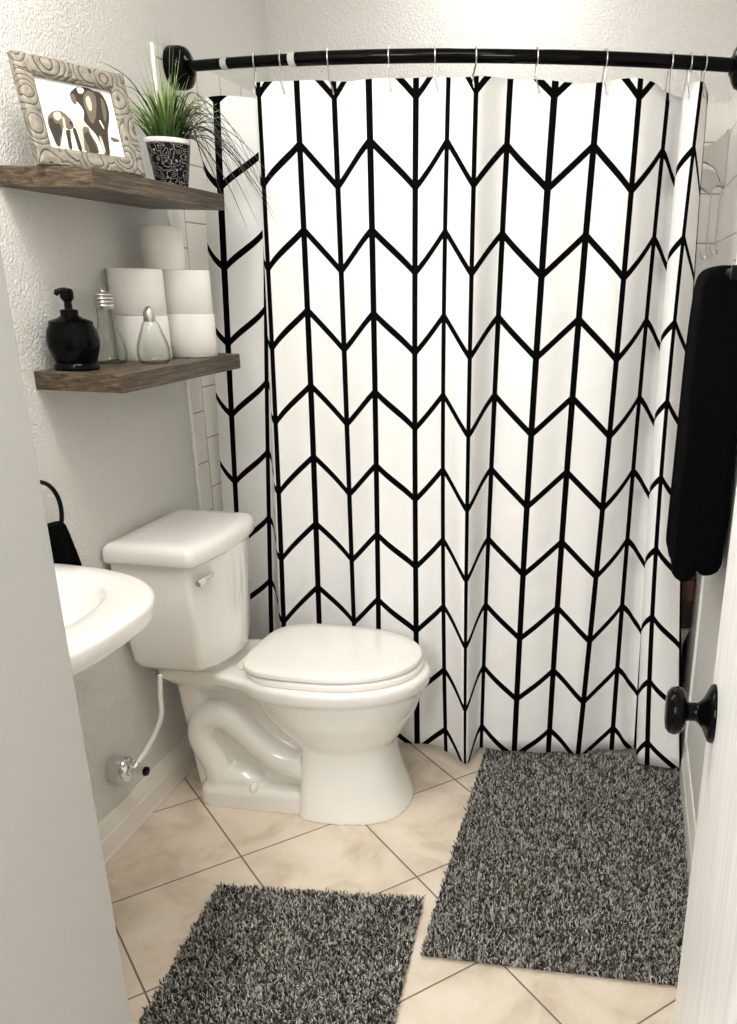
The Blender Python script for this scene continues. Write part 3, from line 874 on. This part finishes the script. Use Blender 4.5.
# ------------------------------------------------------------------ sink
t = thing('sink', 'white wall sink with a rounded front edge, beside the toilet tank', 'sink', (-0.002, -0.158, 0.826))
bm = bmesh.new()
SB = 0.945            # overall projection factor
def half(ax, by, z, x0=0.0, n=2.75, seg=40):
    out = []
    for k_ in range(seg+1):
        a = -PI/2+PI*k_/seg
        c, s = math.cos(a), math.sin(a)
        out.append(Vector((x0+(ax*SB-x0)*abs(c)**(2/n), math.copysign(by*abs(s)**(2/n), s), z)))
    return out
rings(bm, [half(0.15, 0.10, -0.19), half(0.22, 0.16, -0.165), half(0.33, 0.25, -0.095), half(0.382, 0.287, -0.058), half(0.402, 0.300, -0.045), half(0.410, 0.305, -0.036), half(0.411, 0.306, -0.010),
           half(0.407, 0.303, -0.003), half(0.398, 0.296, 0.0), half(0.320, 0.232, 0.0, 0.07), half(0.305, 0.222, -0.006, 0.095), half(0.27, 0.19, -0.06, 0.11), half(0.22, 0.13, -0.11, 0.13)])
obj('basin', bm, M['porcelain'], t, angle=60)
bm = bmesh.new()
tube(bm, crom([(0.055, 0, 0.0), (0.055, 0, 0.10), (0.085, 0, 0.135), (0.13, 0, 0.125), (0.145, 0, 0.09)], 5), 0.011, 14)
lathe(bm, [(0, 0), (0.024, 0), (0.022, 0.012), (0.012, 0.02), (0, 0.02)], 24, org=(0.055, 0, 0))
obj('faucet', bm, M['black_gloss'], t)

# towel ring and hand towel on the left wall
t = thing('towel_ring', 'black towel ring on the left wall above the sink', 'towel ring', (0, 0.145, 0.925))
bm = bmesh.new()
rr = 0.072
tube(bm, [(0.042, rr*math.cos(2*PI*k_/48), rr*math.sin(2*PI*k_/48)) for k_ in range(48)], 0.0048, 12, closed=True)
obj('ring', bm, M['black_satin'], t)
bm = bmesh.new()
lathe(bm, [(0, 0), (0.022, 0), (0.022, 0.006), (0.009, 0.010), (0.008, 0.040), (0.011, 0.042), (0.011, 0.048), (0, 0.049)], 24, 'x', (0, 0, rr))
obj('wall_mount', bm, M['black_satin'], t, angle=35)
bm = bmesh.new()
rs = []
for z, y0, y1, x0, x1 in ((0.900, 0.152, 0.205, 0.030, 0.054), (0.892, 0.148, 0.211, 0.026, 0.060), (0.87, 0.146, 0.216, 0.024, 0.063), (0.83, 0.145, 0.227, 0.021, 0.064), (0.80, 0.145, 0.238, 0.019, 0.064), (0.775, 0.145, 0.246, 0.018, 0.063), (0.70, 0.145, 0.258, 0.017, 0.062), (0.62, 0.145, 0.264, 0.018, 0.06), (0.612, 0.147, 0.262, 0.021, 0.057)):
    ring = []
    n = 40
    for k_ in range(n):
        a = 2*PI*k_/n
        c, s = math.cos(a), math.sin(a)
        yy = (y0+y1)/2+(y1-y0)/2*math.copysign(abs(s)**0.6, s)
        xx = (x0+x1)/2+(x1-x0)/2*math.copysign(abs(c)**0.8, c)*(1+0.18*math.sin(yy*120))
        ring.append(Vector((xx, yy, z)))
    rs.append(ring)
rings(bm, rs)
o = obj('hand_towel', bm, M['terry']); tag(o, 'black hand towel hanging from the towel ring above the sink', 'towel')

# towel bar and black bath towel on the right wall
TB = 1.437
t = thing('towel_bar', 'dark towel bar on the right wall holding the black bath towel', 'towel bar', (XR, 0.565, TB))
bm = bmesh.new(); tube(bm, [(-0.068, -0.30, 0), (-0.068, 0.30, 0)], 0.009, 16)
obj('bar', bm, M['black_satin'], t)
for s in (-1, 1):
    bm = bmesh.new(); lathe(bm, [(0, 0.0), (0.024, 0.0), (0.024, -0.008), (0.012, -0.012), (0.011, -0.066), (0.013, -0.070), (0.013, -0.080), (0, -0.080)], 24, 'x', (0, s*0.29, 0))
    obj('post', bm, M['black_satin'], t, angle=35)
def towel_mesh(y0, y1, seed):
    """thick folded towel hung over the bar: section in x-z swept along y"""
    bm = bmesh.new()
    xb, zb = XR-0.068, TB
    rs = []
    n = 30
    for i in range(n+1):
        f = i/n
        y = y0+(y1-y0)*f
        e = min(1.0, min(f, 1-f)*7)**0.5
        w1 = 0.006*math.sin(f*15+seed)+0.003*math.sin(f*37+seed*2)
        df = 0.650+0.010*math.sin(f*6+seed)-0.03*(1-e); db = 0.645-0.02*(1-e)
        half_ = 0.058*(0.80+0.2*e)
        o, bk = [], []
        for k_ in range(17):
            g = k_/16                       # hem to top
            o.append(Vector((xb-half_*(0.93+0.07*math.sin(PI*min(1, (1-g)*3)/2))-w1*(1-g)**0.5, y+0.012*math.sin(g*5+seed)*(1-g), zb-0.035-(df-0.035)*(1-g))))
        for k_ in range(1, 9):
            a = PI-PI*k_/9
            o.append(Vector((xb+half_*0.93*math.copysign(abs(math.cos(a))**0.75, math.cos(a)), y, zb-0.035+0.052*(0.85+0.15*e)*math.sin(a)**0.75)))
        for k_ in range(17):
            g = k_/16
            o.append(Vector((xb+half_*0.93+0.002, y, zb-0.035-(db-0.035)*g)))
        o.append(Vector((xb+0.010, y, zb-db-0.012))); o.append(Vector((xb+0.002, y, zb-db+0.004)))
        o.append(Vector((xb-0.002, y, zb-db+0.004))); o.append(Vector((xb-0.012, y, zb-df-0.012))); o.append(Vector((xb-half_*0.6, y, zb-df-0.014)))
        rs.append(o)
    rings(bm, rs)
    return bm
o = obj('bath_towel', towel_mesh(0.43, 0.70, 1.3), M['terry'], angle=80)
tag(o, 'black bath towel folded over the towel bar, hanging beside the door', 'towel')
sb = o.modifiers.new('sub', 'SUBSURF'); sb.levels = 1; sb.render_levels = 1

# ------------------------------------------------------------------ inside the alcove
# corner caddy on the right tile wall, seen past the curtain edge
t = thing('shower_caddy', 'grey plastic shower caddy with two hooks on the tiled alcove wall', 'shower caddy', (0, 1.5, 0))
def slab(pts, y0, y1, name, m, lab=None, bev=0.004):
    bm = bmesh.new()
    rings(bm, [[Vector((x, y, z)) for x, z in pts] for y in (y0, y1)])
    bmesh.ops.bevel(bm, geom=[e for e in bm.edges if abs(e.verts[0].co.y-e.verts[1].co.y) < 1e-5], offset=bev, segments=2, affect='EDGES')
    o = obj(name, bm, m, t, angle=40)
    return o
top = [(1.417, 1.800), (1.440, 1.806), (1.462, 1.815), (1.480, 1.832), (1.4925, 1.853), (1.4925, 1.700), (1.478, 1.700), (1.474, 1.722), (1.466, 1.738), (1.455, 1.750), (1.438, 1.758), (1.417, 1.760)]
slab(top, -0.012, 0.012, 'bracket', M['caddy'])
basket = [(1.412, 1.742), (1.425, 1.742), (1.455, 1.735), (1.472, 1.716), (1.4925, 1.702), (1.4925, 1.692), (1.468, 1.700), (1.450, 1.672), (1.430, 1.690), (1.412, 1.700)]
slab(basket, -0.002, 0.05, 'tray', M['caddy_clear'], bev=0.002)
for hx, hz in ((1.455, 1.530), (1.482, 1.545)):
    bm = bmesh.new()
    tube(bm, crom([(hx, 0, 1.705), (hx, 0, hz), (hx, -0.004, hz-0.03), (hx-0.008, -0.012, hz-0.042), (hx-0.016, -0.018, hz-0.030), (hx-0.017, -0.018, hz-0.018)], 5), 0.0018, 8)
    tube(bm, crom([(hx, 0, hz), (hx, -0.004, hz-0.03), (hx+0.004, -0.012, hz-0.042), (hx+0.006, -0.018, hz-0.030)], 5), 0.0022, 8)
    obj('hook', bm, M['steel'], t)

t = thing('shampoo_bottle', 'dark brown bottle with rust label on the tub rim beside the curtain edge', 'bottle', (1.4665, 1.080, 0.42))
bm = bmesh.new()
rings(bm, [rrect(-0.022, 0.022, -0.018, 0.018, 0.008, 0.0), rrect(-0.024, 0.024, -0.020, 0.020, 0.009, 0.004), rrect(-0.024, 0.024, -0.020, 0.020, 0.009, 0.175), rrect(-0.018, 0.018, -0.016, 0.016, 0.009, 0.188), rrect(-0.010, 0.010, -0.010, 0.010, 0.009, 0.192)])
obj('body', bm, M['bottle_brown'], t, angle=40)
bm = bmesh.new()
rings(bm, [rrect(-0.0245, 0.0245, -0.0205, 0.0205, 0.009, 0.09), rrect(-0.0245, 0.0245, -0.0205, 0.0205, 0.009, 0.155)], False, False)
obj('front_label', bm, M['bottle_label'], t, angle=40)
bm = bmesh.new(); lathe(bm, [(0, 0.190), (0.012, 0.190), (0.012, 0.214), (0, 0.215)], 20)
obj('cap', bm, M['bottle_brown'], t, angle=40)

# ------------------------------------------------------------------ shag rugs
def rug(loc, rotz, w, l, label, seed, lift=0.0, pitch=0.0038, h=0.026):
    t = thing('bath_rug', label, 'rug', loc, rotz, 'grey shag bath rugs')
    bm = bmesh.new(); box(bm, (-w/2+0.006, -l/2+0.006, 0), (w/2-0.006, l/2-0.006, 0.008), 0.003)
    obj('backing', bm, M['rug_base'], t, smooth=False)
    rnd = random.Random(seed)
    verts, faces, vals = [], [], []
    nx, ny = int(w/pitch), int(l/pitch)
    for i in range(nx):
        for j in range(ny):
            x = -w/2+(i+0.5)*pitch+rnd.uniform(-.5, .5)*pitch
            y = -l/2+(j+0.5)*pitch+rnd.uniform(-.5, .5)*pitch
            a = rnd.uniform(0, 2*PI); ln = h*rnd.uniform(0.6, 1.1)
            lx, ly = rnd.gauss(0, .0034), rnd.gauss(0, .0034)
            ww = rnd.uniform(0.0026, 0.0046)
            ca, sa = math.cos(a)*ww/2, math.sin(a)*ww/2
            bx, by = -sa, ca
            b0 = len(verts)
            mx_, my_ = x+lx*0.6+rnd.gauss(0, .002), y+ly*0.6+rnd.gauss(0, .002)
            tx, ty = x+lx*1.5, y+ly*1.5
            zl = lift*max(0.0, min(1.0, (y-l/2+0.10)/0.10))**2*(0.75+0.25*math.sin(x*17+1.0)); z1 = ln*0.62+zl; z2 = ln*rnd.uniform(0.72, 0.95)+zl
            verts += [(x-ca, y-sa, 0.006), (x+ca, y+sa, 0.006), (x+bx, y+by, 0.006),
                      (mx_-ca, my_-sa, z1), (mx_+ca, my_+sa, z1), (mx_+bx*1.2, my_+by*1.2, z1),
                      (tx, ty, z2)]
            faces += [(b0, b0+1, b0+4, b0+3), (b0+1, b0+2, b0+5, b0+4), (b0+2, b0, b0+3, b0+5), (b0+3, b0+4, b0+6), (b0+4, b0+5, b0+6), (b0+5, b0+3, b0+6)]
            q = rnd.random()
            v = rnd.uniform(0.0, 0.25) if q < 0.34 else (rnd.uniform(0.25, 0.6) if q < 0.58 else rnd.uniform(0.6, 1.0))
            vals += [v]*7
    me = bpy.data.meshes.new('pile'); me.from_pydata(verts, [], faces)
    at = me.attributes.new('tuft', 'FLOAT', 'POINT'); at.data.foreach_set('value', vals)
    me.materials.append(M['rug'])
    for p in me.polygons: p.use_smooth = True
    o = bpy.data.objects.new('pile', me); COL.objects.link(o); o.parent = t
    o['kind'] = 'stuff'
rug((1.180, 0.473, 0), 0.0, 0.605, 0.925, 'larger grey shag bath rug lying along the tub below the curtain', 3, 0.022)
rug((0.615, -0.160, 0), math.radians(4), 0.508, 0.68, 'smaller darker grey shag bath rug on the tiles in front of the sink', 5)

# ------------------------------------------------------------------ light
def point(name, loc, power, rad, col=(1, 0.93, 0.83)):
    d = bpy.data.lights.new(name, 'POINT'); d.energy = power; d.shadow_soft_size = rad; d.color = col
    o = bpy.data.objects.new(name, d); COL.objects.link(o); o.location = loc
def area(name, loc, target, sx, sy, power, col=(1, 0.95, 0.88)):
    d = bpy.data.lights.new(name, 'AREA'); d.shape = 'RECTANGLE'; d.size = sx; d.size_y = sy; d.energy = power; d.color = col
    o = bpy.data.objects.new(name, d); COL.objects.link(o); o.location = loc
    o.rotation_euler = (Vector(target)-Vector(loc)).to_track_quat('-Z', 'Y').to_euler()
for k_, y in enumerate((-0.46, -0.24, -0.02)):
    point('vanity_bulb', (0.24, y, 2.08), 3.9, 0.06, (1, 0.965, 0.91))
area('ceiling_fill', (0.62, -0.15, 2.42), (0.62, -0.15, 0), 0.4, 0.4, 6, (1, 0.98, 0.95))  # added overhead fill, not a known fixture
area('alcove_fill', (0.80, 1.40, 2.42), (0.80, 1.40, 0), 0.3, 0.3, 2.6, (1, 0.98, 0.95))  # added fill to brighten the alcove tile and back wall
area('passage_fill', (0.80, -2.15, 1.75), (0.95, 0.8, 0.5), 0.35, 0.9, 17, (1, 0.99, 0.97))  # added frontal fill behind the camera for curtain bottom and floor

w = bpy.data.worlds.new('world'); scene.world = w; w.use_nodes = True
w.node_tree.nodes['Background'].inputs[0].default_value = (1.0, 0.98, 0.95, 1)
w.node_tree.nodes['Background'].inputs[1].default_value = 0.6
scene.view_settings.view_transform = 'Standard'
scene.view_settings.look = 'None'
scene.view_settings.exposure = 0.58
scene.view_settings.gamma = 1.0
scene.view_settings.use_curve_mapping = False
scene.cycles.max_bounces = 10
scene.cycles.diffuse_bounces = 6
scene.cycles.caustics_refractive = True
scene.cycles.caustics_reflective = False
